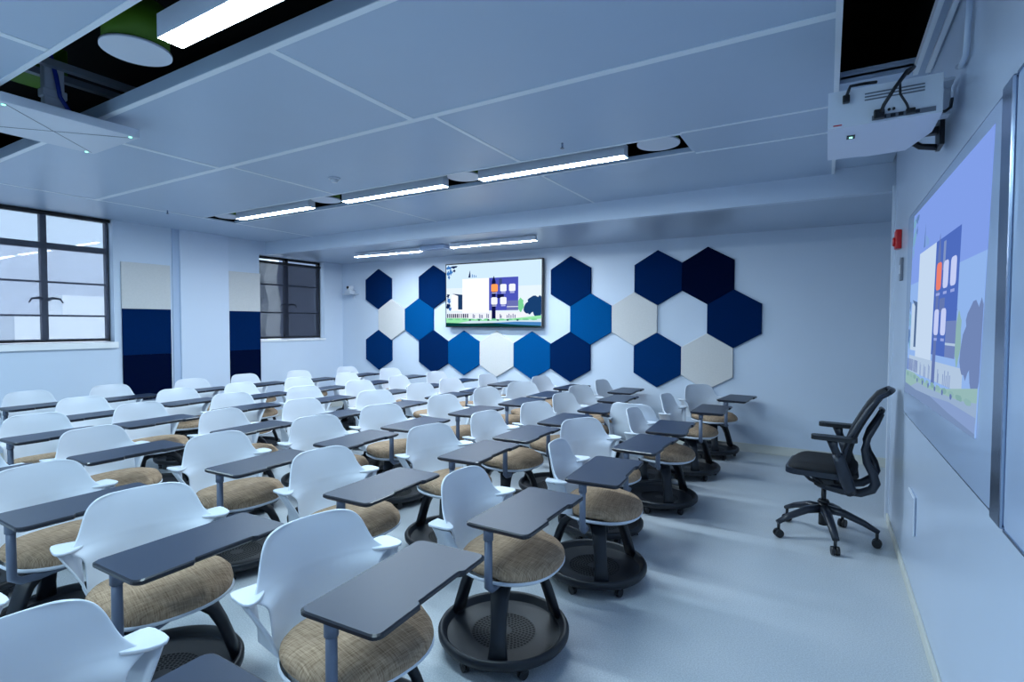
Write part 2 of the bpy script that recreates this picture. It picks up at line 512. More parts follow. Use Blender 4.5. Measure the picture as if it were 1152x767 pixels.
# ------------------------------------------------------------------ wall pads by the windows
def pad(label, y0, y1, z0, z1, m, grp):
    o = link('acoustic_panel', MB().box(XL + .001, XL + .025, y0, y1, z0, z1, .003).mesh('acoustic_panel', m), label=label, category='wall panel', group=grp)
G_ = 'fabric panels on the window wall'
pad('cream upper wall panel beside the bright left window', 3.245, 3.82, 1.676, 2.262, M['cream'], G_)
pad('royal navy wall panel under the cream one, beside the bright left window', 3.25, 3.82, 1.089, 1.675, M['navy'], G_)
pad('darkest navy low wall panel beside the bright left window', 3.25, 3.82, .502, 1.088, M['dnavy'], G_)
pad('cream upper wall panel beside the dark far window', 4.63, 5.13, 1.676, 2.262, M['cream'], G_)
pad('royal navy wall panel under the cream one, beside the dark far window', 4.63, 5.13, 1.089, 1.675, M['navy'], G_)
pad('darkest navy low wall panel beside the dark far window', 4.63, 5.13, .502, 1.088, M['dnavy'], G_)

# ------------------------------------------------------------------ hexagons
HW = .603; HX = -4.583 * HW; HZ = 1.5 + .1066 * HW
hexes = [
 (1, -6.5, 'navy', 'navy felt hexagon, far left of the top row, standing alone'),
 (-1, -6.5, 'mnavy', 'navy felt hexagon, far left of the bottom row, standing alone'),
 (0, -6, 'cream', 'cream felt hexagon, leftmost of the middle row'),
 (0, -5, 'blue', 'royal blue felt hexagon in the middle row, left of the television'),
 (1, -4.5, 'navy', 'navy felt hexagon touching the television at its upper left corner'),
 (-1, -4.5, 'navy', 'dark navy felt hexagon below the lower left corner of the television'),
 (-1, -3.5, 'blue', 'royal blue felt hexagon under the left half of the television'),
 (-1, -2.5, 'cream', 'cream felt hexagon under the middle of the television'),
 (-1, -1.5, 'blue', 'royal blue felt hexagon under the right end of the television'),
 (-1, -.5, 'navy', 'dark navy felt hexagon, bottom row, below the royal blue one right of television'),
 (1, -.5, 'navy', 'navy felt hexagon in the top row just right of the television'),
 (0, 0, 'blue', 'royal blue felt hexagon in the middle row right of the television'),
 (0, 1, 'cream', 'cream felt hexagon in the middle row, right group'),
 (1, 1.5, 'navy', 'navy felt hexagon in the top row left of the near black one'),
 (1, 2.5, 'dnavy', 'near black felt hexagon, rightmost of the top row'),
 (0, 3, 'navy', 'navy felt hexagon, rightmost of the whole wall, middle row'),
 (-1, 1.5, 'mnavy', 'navy felt hexagon in the bottom row left of the last cream one'),
 (-1, 2.5, 'cream', 'cream felt hexagon, rightmost of the bottom row'),
]
for row, mm, key, lab in hexes:
    cx, cz = HX + mm * HW, HZ + row * 1.5 / math.sqrt(3) * HW
    R_ = HW / math.sqrt(3) - .0015
    mb = MB()
    front = [(R_ - .004) * Vector((math.sin(PI / 3 * i), math.cos(PI / 3 * i))) for i in range(6)]
    rim = [R_ * Vector((math.sin(PI / 3 * i), math.cos(PI / 3 * i))) for i in range(6)]
    A = [mb.bm.verts.new((p.x, -.032, p.y)) for p in front]
    B = [mb.bm.verts.new((p.x, -.028, p.y)) for p in rim]
    D = [mb.bm.verts.new((p.x, 0, p.y)) for p in rim]
    mb.face(A); mb.face(D)
    for i in range(6):
        j = (i + 1) % 6
        mb.face([A[i], A[j], B[j], B[i]]); mb.face([B[i], B[j], D[j], D[i]])
    link('felt_hexagon', mb.mesh('felt_hexagon', M[key]), None, (cx, YB - .001, cz), label=lab, category='wall panel', group='felt hexagons on the back wall')

# ------------------------------------------------------------------ picture shown on screen and board
def blob(cx, cy, rx, ry, seed, n=18, j=.16):
    rnd = random.Random(seed)
    return [(cx + rx * math.cos(2 * PI * i / n) * (1 + rnd.uniform(-j, j)), cy + ry * math.sin(2 * PI * i / n) * (1 + rnd.uniform(-j, j))) for i in range(n)]
def rc(x0, x1, y0, y1):
    return [(x0, y0), (x1, y0), (x1, y1), (x0, y1)]
def rr_(x0, x1, y0, y1, r):
    return rrect(x0, x1, y0, y1, r, 3)
def picture(pal):
    L = []
    L.append((rc(0, 1, 0, 1), 'sky'))
    L.append((rc(0, 1, 0, .62), 'sky2'))
    for k, (x, y, a, b_) in enumerate([(.03, .95, .03, .03), (.08, .96, .025, .02), (.05, .88, .025, .04), (.11, .97, .02, .015), (.02, .86, .015, .04), (.09, .9, .012, .02), (.03, .8, .012, .03), (.02, .5, .015, .03), (.03, .42, .02, .04), (.02, .33, .025, .05), (.045, .28, .015, .03)]):
        L.append((blob(x, y, a, b_, 10 + k, j=.5), 'branch' if k % 2 else 'branch2'))
    L.append(([(.25, .78), (.27, .9), (.275, .78)], 'branch'))
    for k in range(3):
        L.append((rc(.29 + k * .02, .298 + k * .02, .78, .83 - .01 * k), 'branch2'))
    L.append((rc(.06, .18, .25, .51), 'white'))
    L.append(([(.07, .53), (.185, .51), (.185, .27), (.135, .27), (.135, .49)], 'roof'))
    L.append((rc(.05, .86, .13, .22), 'stone'))
    L.append((rc(.64, .77, .25, .47), 'brick'))
    L.append(([(.62, .44), (.70, .52), (.78, .44)], 'brick'))
    L.append((blob(.80, .33, .03, .1, 40), 'green2'))
    for k, (x, y, a, b_) in enumerate([(.88, .28, .05, .09), (.93, .36, .06, .1), (.97, .25, .05, .1), (.99, .38, .04, .08)]):
        L.append((blob(x, y, a, b_, 50 + k), 'tree'))
    L.append((rc(.475, .775, .25, .76), 'panel'))
    L.append((rc(.66, .775, .25, .40), 'brick'))
    L.append((rc(.66, .775, .30, .31), 'stone'))
    L.append(([(.505, .12), (.505, .70), (.525, .79), (.545, .70), (.545, .12)], 'tower'))
    L.append((rc(.58, .61, .62, .74), 'tower2')); L.append((rc(.56, .63, .44, .50), 'tower'))
    L.append((rc(.185, .475, .22, .76), 'card'))
    L.append((rr_(.498, .568, .54, .66, .018), 'orange'))
    for x0, y0 in ((.592, .54), (.682, .54), (.498, .34), (.592, .34)):
        L.append((rr_(x0, x0 + .065, y0, y0 + .115, .018), 'icon'))
        L.append((rc(x0 + .01, x0 + .055, y0 - .025, y0 - .013), 'icon2'))
    L.append((rc(.505, .56, .515, .527), 'icon2'))
    rnd = random.Random(5)
    for k in range(11):
        x = .01 + k * .0225
        L.append((rc(x, x + .012 + rnd.uniform(-.003, .003), .135, .20), 'tower'))
    for x in (.30, .315, .37, .385, .40, .45, .465, .59, .6, .66, .68, .70, .72, .74):
        L.append((rc(x, x + .008, .13, .2 - rnd.uniform(0, .03)), 'tower2'))
    L.append((rc(.505, .54, .11, .27), 'tower'))
    L.append(([(0, .03), (0, .13), (.2, .13), (.45, .10), (.7, .12), (1, .17), (1, .06), (.5, .03)], 'lawn'))
    L.append(([(.28, .09), (.45, .085), (.85, .10), (1, .12), (1, .05), (.6, .03), (.1, .04)], 'road'))
    for k in range(12):
        x = .05 + k * .08
        L.append((blob(x, .11, .03, .012, 80 + k), 'green2' if k % 2 else 'lawn2'))
    for k in range(6):
        L.append((blob(.27 + .1 * k, .10, .012, .012, 90 + k), 'tower'))
    L.append(([(0, 0), (0, .055), (.25, .045), (.5, .055), (.75, .03), (1, .015), (1, 0)], 'shade'))
    L.append(([(.5, .055), (.75, .03), (1, .015), (1, .07), (.75, .075)], 'water'))
    return L
PAL_TV = dict(sky=(206, 232, 252), sky2=(226, 240, 252), branch=(10, 36, 84), branch2=(60, 120, 190), white=(250, 252, 255), roof=(30, 60, 100), stone=(236, 240, 250),
 brick=(104, 112, 176), green2=(120, 210, 150), tree=(24, 62, 110), panel=(74, 84, 184), tower=(16, 22, 70), tower2=(60, 74, 130), card=(253, 254, 255), orange=(255, 160, 90),
 icon=(238, 242, 255), icon2=(200, 206, 245), lawn=(150, 228, 170), lawn2=(110, 196, 150), road=(204, 226, 238), shade=(8, 60, 60), water=(70, 130, 190))
PAL_PR = dict(sky=(128, 158, 232), sky2=(144, 180, 236), branch=(96, 130, 180), branch2=(120, 170, 200), white=(190, 212, 236), roof=(84, 110, 150), stone=(176, 198, 224),
 brick=(112, 132, 186), green2=(140, 178, 180), tree=(112, 134, 182), panel=(78, 108, 190), tower=(100, 120, 176), tower2=(128, 148, 196), card=(196, 216, 240), orange=(232, 128, 112),
 icon=(196, 206, 246), icon2=(150, 166, 226), lawn=(148, 184, 184), lawn2=(130, 170, 170), road=(150, 174, 206), shade=(118, 142, 182), water=(134, 158, 204))
def build_picture(name, pal, strength, P, parent, eps_dir, eps):
    """P maps (u, v) in 0..1 to a point; layers step out by eps along eps_dir"""
    mats = {k: emis(name + '_' + k, c, strength) for k, c in pal.items()}
    mb = MB()
    for i, (poly, key) in enumerate(picture(pal)):
        mb.use(mats[key])
        mb.poly([P(min(max(a, 0), 1), min(max(b_, 0), 1)) + eps_dir * (eps * i) for a, b_ in poly])
    me = mb.mesh(name, fix=False)
    return link(name, me, parent)

# television on the back wall
tv = thing('television', 'large flat television on the hexagon wall showing a campus building', 'television', (-4.312, YB, 1.933))
W_, H_ = 1.715, .985
part('bezel', MB().box(-W_ / 2, W_ / 2, -.10, -.05, -H_ / 2, H_ / 2, .004), M['black'], tv)
part('wall_mount', MB().box(-.35, .35, -.05, 0, -.25, .25), M['black'], tv)
build_picture('screen', PAL_TV, .92, lambda a, b_: Vector(((a - .5) * (W_ - .035), -.1008, (b_ - .5) * (H_ - .035))), tv, Vector((0, -1, 0)), .00006)

# ------------------------------------------------------------------ right wall: boards
XB = XR - .009
def board_outline(y0, y1, z0, z1, r_):
    return rrect(y0, y1, z0, z1, r_, 6)
bd = thing('interactive_whiteboard', 'wide glossy whiteboard on the right wall carrying the projected picture', 'whiteboard', (XR, 3.0, .95))
mb = MB().use(M['alu'])
mb.prism([(p[0] - 3.0, p[1] - .95) for p in board_outline(1.995, 4.085, .955, 2.155, .05)], -.006, 0, 'x')
link('board_frame', mb.mesh('board_frame'), bd)
mb = MB()
mb.prism([(p[0] - 3.0, p[1] - .95) for p in board_outline(2.005, 4.077, .963, 2.147, .045)], -.0085, -.0055, 'x')
part('writing_surface', mb, M['board'], bd)
c00, c10, c11, c01 = (3.985, 1.10), (2.215, 1.135), (2.095, 2.095), (3.81, 2.118)
def PP(a, b_):
    y = (c00[0] * (1 - a) + c10[0] * a) * (1 - b_) + (c01[0] * (1 - a) + c11[0] * a) * b_
    z = (c00[1] * (1 - a) + c10[1] * a) * (1 - b_) + (c01[1] * (1 - a) + c11[1] * a) * b_
    return Vector((XB - XR - .0002, y - 3.0, z - .95))
build_picture('projected_image', PAL_PR, .86, PP, bd, Vector((-1, 0, 0)), .00005)  # glowing layers on the board stand in for the projector's light
bd2 = thing('whiteboard', 'plain glossy board on the right wall nearest the camera', 'whiteboard', (XR - .001, 1.0, .95))
mb = MB(); mb.prism([(p[0] - 1.0, p[1] - .95) for p in board_outline(-.4, 1.885, .955, 2.155, .02)], -.008, 0, 'x')
part('writing_surface', mb, M['board'], bd2)
part('bottom_edge', MB().box(-.011, -.001, -1.40, .88, -.003, .006), M['alu'], bd2)
part('top_edge', MB().box(-.011, -.001, -1.40, .88, 1.203, 1.210), M['alu'], bd2)
link('board_divider', MB().box(-.018, 0, -.052, .052, .0, 1.21, .006).mesh('board_divider', M['alu']), None, (XR, 1.94, .95),
     label='tall brushed metal post between the two wall boards', category='metal trim')

al = thing('fire_alarm_sounder', 'small red fire alarm box on the right wall beside the whiteboard', 'fire alarm', (XR, 4.53, 2.085))
part('body', MB().box(-.036, 0, -.05, .05, -.065, .065, .008), M['red'], al)
part('sounder_grille', MB().cyl((-.035, 0, -.015), (-.048, 0, -.015), .034, .028), M['red'], al)
ct = thing('wall_control_plate', 'slim grey control plate below the red fire alarm', 'switch', (XR, 4.40, 1.87))
part('plate', MB().box(-.014, 0, -.045, .045, -.075, .075, .004), M['grey'], ct)
part('button', MB().box(-.018, -.013, -.02, .02, -.03, .03, .002), M['white'], ct)
sk = thing('access_cover', 'faint white rectangular cover low on the right wall', 'wall cover', (XR, 3.61, .475))
part('plate', MB().box(-.008, 0, -.10, .10, -.105, .105, .003), M['wall_gloss'], sk)
part('lip', MB().box(-.014, -.006, -.10, .10, .095, .108, .002).box(-.012, -.006, -.106, -.097, -.105, .105, .001), M['white'], sk)

# PTZ camera on the back wall at far left
pc = thing('conference_camera', 'small white camera on a bracket at the left end of the hexagon wall', 'camera', (-7.30, YB, 2.02))
part('bracket', MB().box(-.13, .13, -.17, 0, -.012, 0, .003).box(-.02, .02, -.03, 0, -.08, -.012), M['white'], pc)
part('body', MB().box(-.07, .07, -.16, -.04, 0, .06, .012), M['white'], pc)
hd = part('camera_head', MB().cyl((0, -.1, .06), (0, -.1, .13), .055, .05, 20).box(-.06, .06, -.13, -.06, .08, .14, .01), M['white'], pc)
part('lens', MB().cyl((0, -.13, .11), (0, -.155, .11), .026, .024, 20), M['black'], hd)

# ------------------------------------------------------------------ linear lamps, discs, detectors
def make_lamp(L, z0, h, w_, dm='lamp'):
    mb = MB(); mb.box(0, L, -w_ / 2, w_ / 2, z0 + .0005, z0 + h)
    me1 = mb.mesh('housing', M['white_metal'])
    mb = MB(); mb.quad((.003, -w_ / 2 + .003, z0), (.003, w_ / 2 - .003, z0), (L - .003, w_ / 2 - .003, z0), (L - .003, -w_ / 2 + .003, z0))
    me2 = mb.mesh('diffuser', M[dm], fix=False)
    mb = MB(); mb.cyl((.15, 0, z0 + h), (.15, 0, 3.45 - 2.708), .003).cyl((L - .15, 0, z0 + h), (L - .15, 0, 3.45 - 2.708), .003)
    me3 = mb.mesh('suspension_wire', M['void_rail'])
    return me1, me2, me3
lampM = make_lamp(1.30, 0, .10, .105)
lampF = make_lamp(1.27, 0, .09, .085, 'lamp_far')
lampL = make_lamp(1.28, 0, .055, .06, 'lamp_back')
def lamp(meshes, x, y, z, label, wire=True):
    o = thing('linear_lamp', label, 'ceiling light', (x, y, z), group='linear ceiling lamps')
    link('housing', meshes[0], o); link('diffuser', meshes[1], o)
    if wire:
        link('suspension_wire', meshes[2], o)
    return o
lamp(lampM, -2.455, 1.255, 2.70, 'large linear lamp at the top left beside the green drum')
lamp(lampM, -6.0, 1.255, 2.70, 'linear lamp end peeping in at the left edge behind the hanging panel')
lamp(lampF, -5.97, 3.79, 2.715, 'leftmost linear lamp in the far ceiling slot')
lamp(lampF, -4.20, 3.79, 2.715, 'middle linear lamp in the far ceiling slot')
lamp(lampF, -2.555, 3.79, 2.715, 'rightmost and longest linear lamp in the far ceiling slot')
lamp(lampL, -6.20, 5.80, 2.505, 'left linear lamp under the lower ceiling by the hexagon wall', False)
lamp(lampL, -4.33, 5.72, 2.505, 'right linear lamp under the lower ceiling above the television', False)
for i, x in enumerate((-6.0, -4.2, -2.455)):  # unseen lamps added behind the camera to light the room
    lamp(lampM, x, -1.075, 2.70, 'unseen linear lamp added in the rear ceiling slot behind the camera, %s' % ('near the windows', 'middle of the three', 'near the whiteboard wall')[i])
link('ceiling_speaker_box', MB().box(0, .42, -.06, .06, 0, .058, .004).mesh('ceiling_speaker_box', M['board']), None, (-4.86, 5.76, 2.508),
     label='small pale box between the two lamps under the lower ceiling', category='box')

def disc(x, y, z, label, hgt=.18, rad=.147):
    o = thing('round_ceiling_disc', label, 'ceiling fixture', (x, y, z), group='round discs with green drums')
    part('cover', MB().cyl((0, 0, 0), (0, 0, .012), rad, rad, 40), M['white_metal'], o)
    mb = MB(); mb.cyl((0, 0, .012), (0, 0, .012 + hgt), rad * .93, rad * .93, 40)
    part('drum', mb, M['green'], o)
disc(-2.885, 1.32, 2.80, 'large round white disc with green drum in the near opening', .2)
disc(-6.22, 3.81, 2.772, 'round white disc at the left end of the far ceiling slot')
disc(-4.50, 3.81, 2.772, 'round white disc between the left and middle far slot lamps')
disc(-2.745, 3.81, 2.772, 'round white disc between the middle and right far slot lamps')
disc(-1.055, 3.81, 2.772, 'round white disc at the right end of the far ceiling slot')
link('duct', MB().box(-.20, .20, -.3, .0, 0, .16, .01).mesh('duct', M['green']), None, (-4.38, 1.52, 3.06), label='dark green duct above the hanging square panel', category='duct')

def stud(x, y, label, s_=1.0, nm='smoke_detector', cat='smoke detector'):
    o = thing(nm, label, cat, (x, y, ZM))
    part('base', MB().cyl((0, 0, 0), (0, 0, -.012 * s_), .05 * s_, .05 * s_, 24), M['white'], o)
    part('sensor', MB().cyl((0, 0, -.012 * s_), (0, 0, -.04 * s_), .036 * s_, .024 * s_, 24), M['white'], o)
stud(-3.72, 3.24, 'round white smoke detector near the middle far slot lamp')
def sprinkler(x, y, z, label):
    o = thing('sprinkler_head', label, 'sprinkler', (x, y, z), group='ceiling sprinkler heads')
    part('stem', MB().cyl((0, 0, 0), (0, 0, -.035), .007), M['alu'], o)
    part('deflector', MB().cyl((0, 0, -.035), (0, 0, -.038), .014), M['grey'], o)
sprinkler(-6.42, 3.22, ZM, 'tiny sprinkler left of the leftmost far slot lamp')
sprinkler(-1.62, 3.42, ZM, 'tiny sprinkler above the rightmost far slot lamp')

# dark void contents
o = link('perforated_rail', MB().box(-.022, .022, -.8, 1.2, 0, .04).mesh('perforated_rail', M['void_rail']), None, (-3.95, 1.45, 3.0), math.radians(0), label='upper slotted steel rail inside the near ceiling opening', category='rail', group='slotted rails above the near opening')
o = link('perforated_rail', MB().box(-.022, .022, -.8, 1.2, 0, .04).mesh('perforated_rail', M['void_rail']), None, (-4.15, 1.45, 3.0), math.radians(0), label='lower slotted steel rail inside the near ceiling opening', category='rail', group='slotted rails above the near opening')

# hanging square ceiling microphone
mic = thing('ceiling_microphone', 'thin square white panel hanging below the ceiling with green dots', 'ceiling microphone', (-4.03, 1.385, 2.65))
part('panel', MB().box(-.31, .31, -.325, .325, 0, .052, .003), M['white_metal'], mic)
mb = MB()
for a, b_ in (((-.28, -.3), (.28, .3)), ((-.28, .3), (.28, -.3))):
    mb.tube([(a[0], a[1], -.0005), (b_[0], b_[1], -.0005)], .0018, 6)
part('crease', mb, M['grey'], mic)
for px_, py_ in ((-.29, .275), (.285, .285), (.26, -.30), (-.29, -.29)):
    part('indicator_light', MB().cyl((px_, py_, 0), (px_, py_, -.003), .009), M['led'], mic)
mb = MB()
mb.box(-.03, .03, -.05, .05, .05, .42, .008).box(-.05, .05, -.09, .09, .05, .10, .01).box(-.04, .04, -.06, .06, .19, .24, .008)
mb.cyl((-.06, -.075, .07), (.06, -.075, .07), .025).cyl((-.06, .075, .07), (.06, .075, .07), .025)
part('mount', mb, M['white'], mic)
part('cable', MB().tube([(.03, .1, .06), (.045, .07, .12), (.045, .02, .2), (.05, 0, .32), (.03, -.03, .5), (0, -.04, .7)], .012), M['light_cable'], mic)

# ------------------------------------------------------------------ projector on the right wall
pj_ = thing('projector', 'white projector on a wall arm above the whiteboard', 'projector', (.170, 2.79, 2.29))
mb = MB()
prof = [(-.185, -.24), (.19, -.24), (.19, .02), (.12, .2), (-.185, .2)]
lo = [(-.185, -.24), (.185, -.24), (.185, .0), (.12, .235), (-.03, .25), (-.06, .235), (-.185, .235)]
mb.prism(lo, .004, .15)
body = part('body', mb, M['white'], pj_)
# raised back section, vents, ports
part('vent', MB().box(-.06, .13, -.2425, -.239, .118, .123).box(-.06, .13, -.2425, -.239, .106, .111).box(-.06, .13, -.2425, -.239, .094, .099), M['grey'], body)
mb = MB().box(-.035, .165, -.2425, -.239, .012, .030)
part('port_panel', mb, M['grey'], body)
mb = MB()
for x in (-.03, -.005, .025, .05, .075, .10):
    mb.box(x, x + .016, -.245, -.24, .015, .027)
for x in (.02, .035):
    mb.cyl((x, -.2395, .045), (x, -.245, .045), .005)
part('port', mb, M['black'], body)
part('status_light', MB().box(-.115, -.085, -.12, -.075, .0005, .005), M['frame_black'], body)
part('led', MB().box(-.106, -.094, -.105, -.09, -.001, .003), M['led'], body)
part('label_mark', MB().box(-.165, -.135, -.2425, -.239, .012, .016), M['red'], body)
mb = MB().box(.10, .235, .12, .16, .03, .06, .004).box(.222, .2395, .08, .20, -.03, .10, .003).tube([(.11, .16, .04), (.17, .19, -.0), (.225, .16, -.02)], .014)
part('wall_arm', mb, M['black'], pj_)
mb = MB().box(-.17, .24, -.10, .0, .165, .178, .003).box(.205, .24, -.02, .04, .06, .18, .003).box(-.1, .1, -.08, -.02, .145, .168)
part('mount_plate', mb, M['white_metal'], pj_)
mb = MB()
mb.tube([(-.012, -.245, .02), (.0, -.29, .05), (.03, -.30, .10), (.07, -.28, .165), (.095, -.24, .19), (.08, -.2, .185)], .007)
mb.box(-.03, .005, -.27, -.243, .01, .045, .004)
mb.tube([(.085, -.245, .022), (.07, -.29, .04), (.05, -.29, .08), (.05, -.27, .13), (.085, -.24, .19)], .0045)
mb.box(.072, .102, -.262, -.243, .012, .032, .003)
part('signal_cable', mb, M['black'], pj_)
mb = MB()
mb.box(-.135, -.11, -.262, -.24, .095, .125, .004).tube([(-.122, -.255, .12), (-.11, -.26, .155), (-.06, -.22, .17), (-.02, -.2, .175)], .006)
part('power_cable', mb, M['black'], pj_)
mb = MB()
mb.tube([(.185, -.1, .05), (.21, -.11, .045), (.228, -.1, .06), (.235, -.08, .10)], .006)
part('cable', mb, M['black'], pj_)
# conduit on the wall and rails at the opening
mb = MB()
mb.tube([(XR - .012, 2.66, 2.49), (XR - .016, 2.58, 2.46), (XR - .016, 2.50, 2.47), (XR - .016, 2.47, 2.60), (XR - .016, 2.47, 2.73)], .010, 8)
link('cable_conduit', mb.mesh('cable_conduit', M['wall_gloss']), label='pale conduit running down the right wall behind the projector', category='conduit')
for x, lab in ((.345, 'inner metal rail along the ceiling opening by the right wall'), (.395, 'outer metal rail along the ceiling opening by the right wall')):
    link('edge_rail', MB().box(0, .014, -2.5, 3.36, -.012, .03, .003).box(.0, .02, -2.5, 3.36, -.014, -.006).mesh('edge_rail', M['seam']), None, (x, 0, ZM), label=lab, category='rail', group='rails at the right ceiling opening')

# ------------------------------------------------------------------ tablet chair meshes
def m_tray():
    mb = MB().use(M['charcoal']); mb.smooth = True
    mb.lathe([(.268, .058), (.292, .060), (.303, .075), (.304, .094), (.297, .106), (.286, .108), (.276, .100), (.268, .082), (.262, .074)], 64, closed=False)
    mb.lathe([(.262, .074), (.20, .070), (.155, .068)], 64)
    mb.lathe([(.155, .068), (.155, .063), (.262, .066), (.268, .058)], 64)
    mb.smooth = False
    # perforated middle
    r0 = .155
    rings = [(.155, .147), (.147, .135), (.135, .131), (.131, .119), (.119, .115), (.115, .103), (.103, .099), (.099, .087), (.087, .083), (.083, .071), (.071, .067), (.067, .055), (.055, .051), (.051, .039), (.039, 0)]
    for k, (a, b_) in enumerate(rings):
        if b_ == 0:
            vs = [mb.bm.verts.new((a * math.cos(2 * PI * i / 24), a * math.sin(2 * PI * i / 24), .068)) for i in range(24)]
            mb.face(vs); continue
        if k % 2 == 0:
            n = 48
            for i in range(n):
                t0, t1 = 2 * PI * i / n, 2 * PI * (i + 1) / n
                mb.quad(*[(q * math.cos(t), q * math.sin(t), .068) for q, t in ((a, t0), (a, t1), (b_, t1), (b_, t0))])
        else:
            n = max(12, int(2 * PI * (a + b_) / 2 / .0175))
            for i in range(n):
                t0 = 2 * PI * i / n; t1 = t0 + 2 * PI / n * .36
                mb.quad(*[(q * math.cos(t), q * math.sin(t), .068) for q, t in ((a, t0), (a, t1), (b_, t1), (b_, t0))])
    # black sheet added to put shade in the holes
    mb.use(M['void']).lathe([(.262, .050), (.155, .048), (.0001, .048)], 32)
    return mb.mesh('storage_tray')
def m_leg():
    mb = MB(); mb.smooth = True
    pts = [(.03, 0, .352), (.09, 0, .357), (.145, 0, .345), (.19, 0, .305), (.222, 0, .24), (.248, 0, .165), (.272, 0, .088)]
    # flat swept blade, wider at the ends
    prof_w = [.054, .050, .044, .038, .034, .034, .042]
    prof_t = [.018, .020, .021, .020, .018, .018, .016]
    rings = []
    for i, p in enumerate(pts):
        p = Vector(p)
        d = (Vector(pts[min(i + 1, len(pts) - 1)]) - Vector(pts[max(i - 1, 0)])).normalized()
        nrm = Vector((0, 1, 0)).cross(d)
        ww, tt = prof_w[i], prof_t[i]
        rings.append([mb.bm.verts.new(p + Vector((0, 1, 0)) * a * ww + nrm * b_ * tt) for a, b_ in ((-1, -.6), (-.8, -1), (.8, -1), (1, -.6), (1, .6), (.8, 1), (-.8, 1), (-1, .6))])
    for j in range(len(rings) - 1):
        for i in range(8):
            mb.face([rings[j][i], rings[j][(i + 1) % 8], rings[j + 1][(i + 1) % 8], rings[j + 1][i]])
    mb.face(rings[0][::-1]); mb.face(rings[-1])
    return mb.mesh('leg', M['charcoal'])
def m_hub():
    mb = MB(); mb.smooth = True
    mb.lathe([(.001, .325), (.05, .327), (.075, .335), (.08, .355), (.07, .372), (.05, .38), (.048, .405), (.001, .406)], 24)
    return mb.mesh('hub', M['charcoal'])
def m_caster():
    mb = MB()
    mb.cyl((-.012, 0, .024), (-.003, 0, .024), .024, .024, 16).cyl((.003, 0, .024), (.012, 0, .024), .024, .024, 16)
    mb.box(-.016, .016, -.016, .016, .030, .062, .004)
    return mb.mesh('caster', M['black'])
def m_shell():
    rows = [  # z, half width, x0, forward wrap
        (.408, .10, .03, .0), (.409, .17, -.06, .0), (.418, .20, -.145, .05), (.445, .214, -.195, .09), (.49, .212, -.218, .10), (.54, .212, -.229, .10), (.575, .216, -.234, .105),
        (.598, .240, -.237, .105), (.610, .262, -.238, .11), (.620, .264, -.239, .105), (.632, .246, -.241, .082), (.652, .228, -.244, .064), (.69, .215, -.250, .054), (.725, .203, -.256, .05),
        (.750, .190, -.262, .044), (.769, .170, -.267, .038), (.780, .142, -.270, .03), (.785, .10, -.272, .02)]
    us = [-1, -.93, -.8, -.6, -.4, -.2, 0, .2, .4, .6, .8, .93, 1]
    mb = MB()
    grid = []
    for (z, W, x0, c) in rows:
        grid.append([mb.bm.verts.new((x0 + c * abs(q) ** 2.2, q * W, z - (0.004 if z > .79 and abs(q) > .9 else 0))) for q in us])
    for j in range(len(rows) - 1):
        for i in range(len(us) - 1):
            mb.face([grid[j][i], grid[j][i + 1], grid[j + 1][i + 1], grid[j + 1][i]])
    me = subdiv(mb.mesh('seat_shell', M['white']), 2, .009, 0)
    # flat paddle armrests with the webs under them
    mb = MB()
    for s_ in (-1, 1):
        out = [(-.236, .195), (-.232, .225), (-.226, .258), (-.218, .288), (-.205, .305), (-.180, .311), (-.130, .312), (-.104, .309), (-.092, .298), (-.093, .282), (-.108, .258), (-.130, .238), (-.160, .215)]
        loops = []
        n_ = len(out)
        cx_, cy_ = sum(p[0] for p in out) / n_, sum(p[1] for p in out) / n_
        for ins, dz in ((.03, .0045), (.0, .002), (.0, -.003), (.03, -.006)):
            loops.append([mb.bm.verts.new((x + (cx_ - x) * ins, s_ * (y + (cy_ - y) * ins), .617 + max(0, y - .2) * .14 + 0 + dz)) for x, y in out])
        mb.face(loops[0]); mb.face(loops[-1][::-1])
        for j in range(3):
            for i in range(n_):
                mb.face([loops[j][i], loops[j][(i + 1) % n_], loops[j + 1][(i + 1) % n_], loops[j + 1][i]])
        web = [(-.225, .215), (-.222, .252), (-.195, .282), (-.150, .292), (-.105, .290)]
        rows_ = []
        for z, k in ((.618, 1.0), (.585, .80), (.545, .54), (.50, .28), (.46, .10), (.43, .02)):
            a_, b__ = [], []
            for i, (x, y) in enumerate(web):
                x0_, y0_ = (-.215 + .034 * i, .203)
                xx, yy = x0_ + (x - x0_) * k, y0_ + (y - y0_) * k
                a_.append(mb.bm.verts.new((xx, s_ * yy, z))); b__.append(mb.bm.verts.new((xx - .003, s_ * (yy + .008), z)))
            rows_.append((a_, b__))
        for j in range(5):
            for q in (0, 1):
                for i in range(4):
                    mb.face([rows_[j][q][i], rows_[j][q][i + 1], rows_[j + 1][q][i + 1], rows_[j + 1][q][i]])
            for i in (0, 4):
                mb.face([rows_[j][0][i], rows_[j][1][i], rows_[j + 1][1][i], rows_[j + 1][0][i]])
    arm = mb.mesh('arm', M['white'])
    for p in arm.polygons:
        p.use_smooth = abs(p.normal.z) < .8
    # seat pan joined in
    mb = MB(); mb.smooth = True
    mb.bm.from_mesh(me)
    mb.bm.from_mesh(arm)
    n = 40
    rings = []
    for (s_, z) in ((.05, .396), (.75, .398), (.94, .402), (1.0, .412), (1.005, .420), (.98, .424)):
        ring = []
        for i in range(n):
            t = 2 * PI * i / n
            ex = 2 / 2.35
            x = math.copysign(abs(math.cos(t)) ** ex, math.cos(t)) * .226 * s_ + .05
            y = math.copysign(abs(math.sin(t)) ** ex, math.sin(t)) * .246 * s_
            ring.append(mb.bm.verts.new((x, y, z)))
        rings.append(ring)
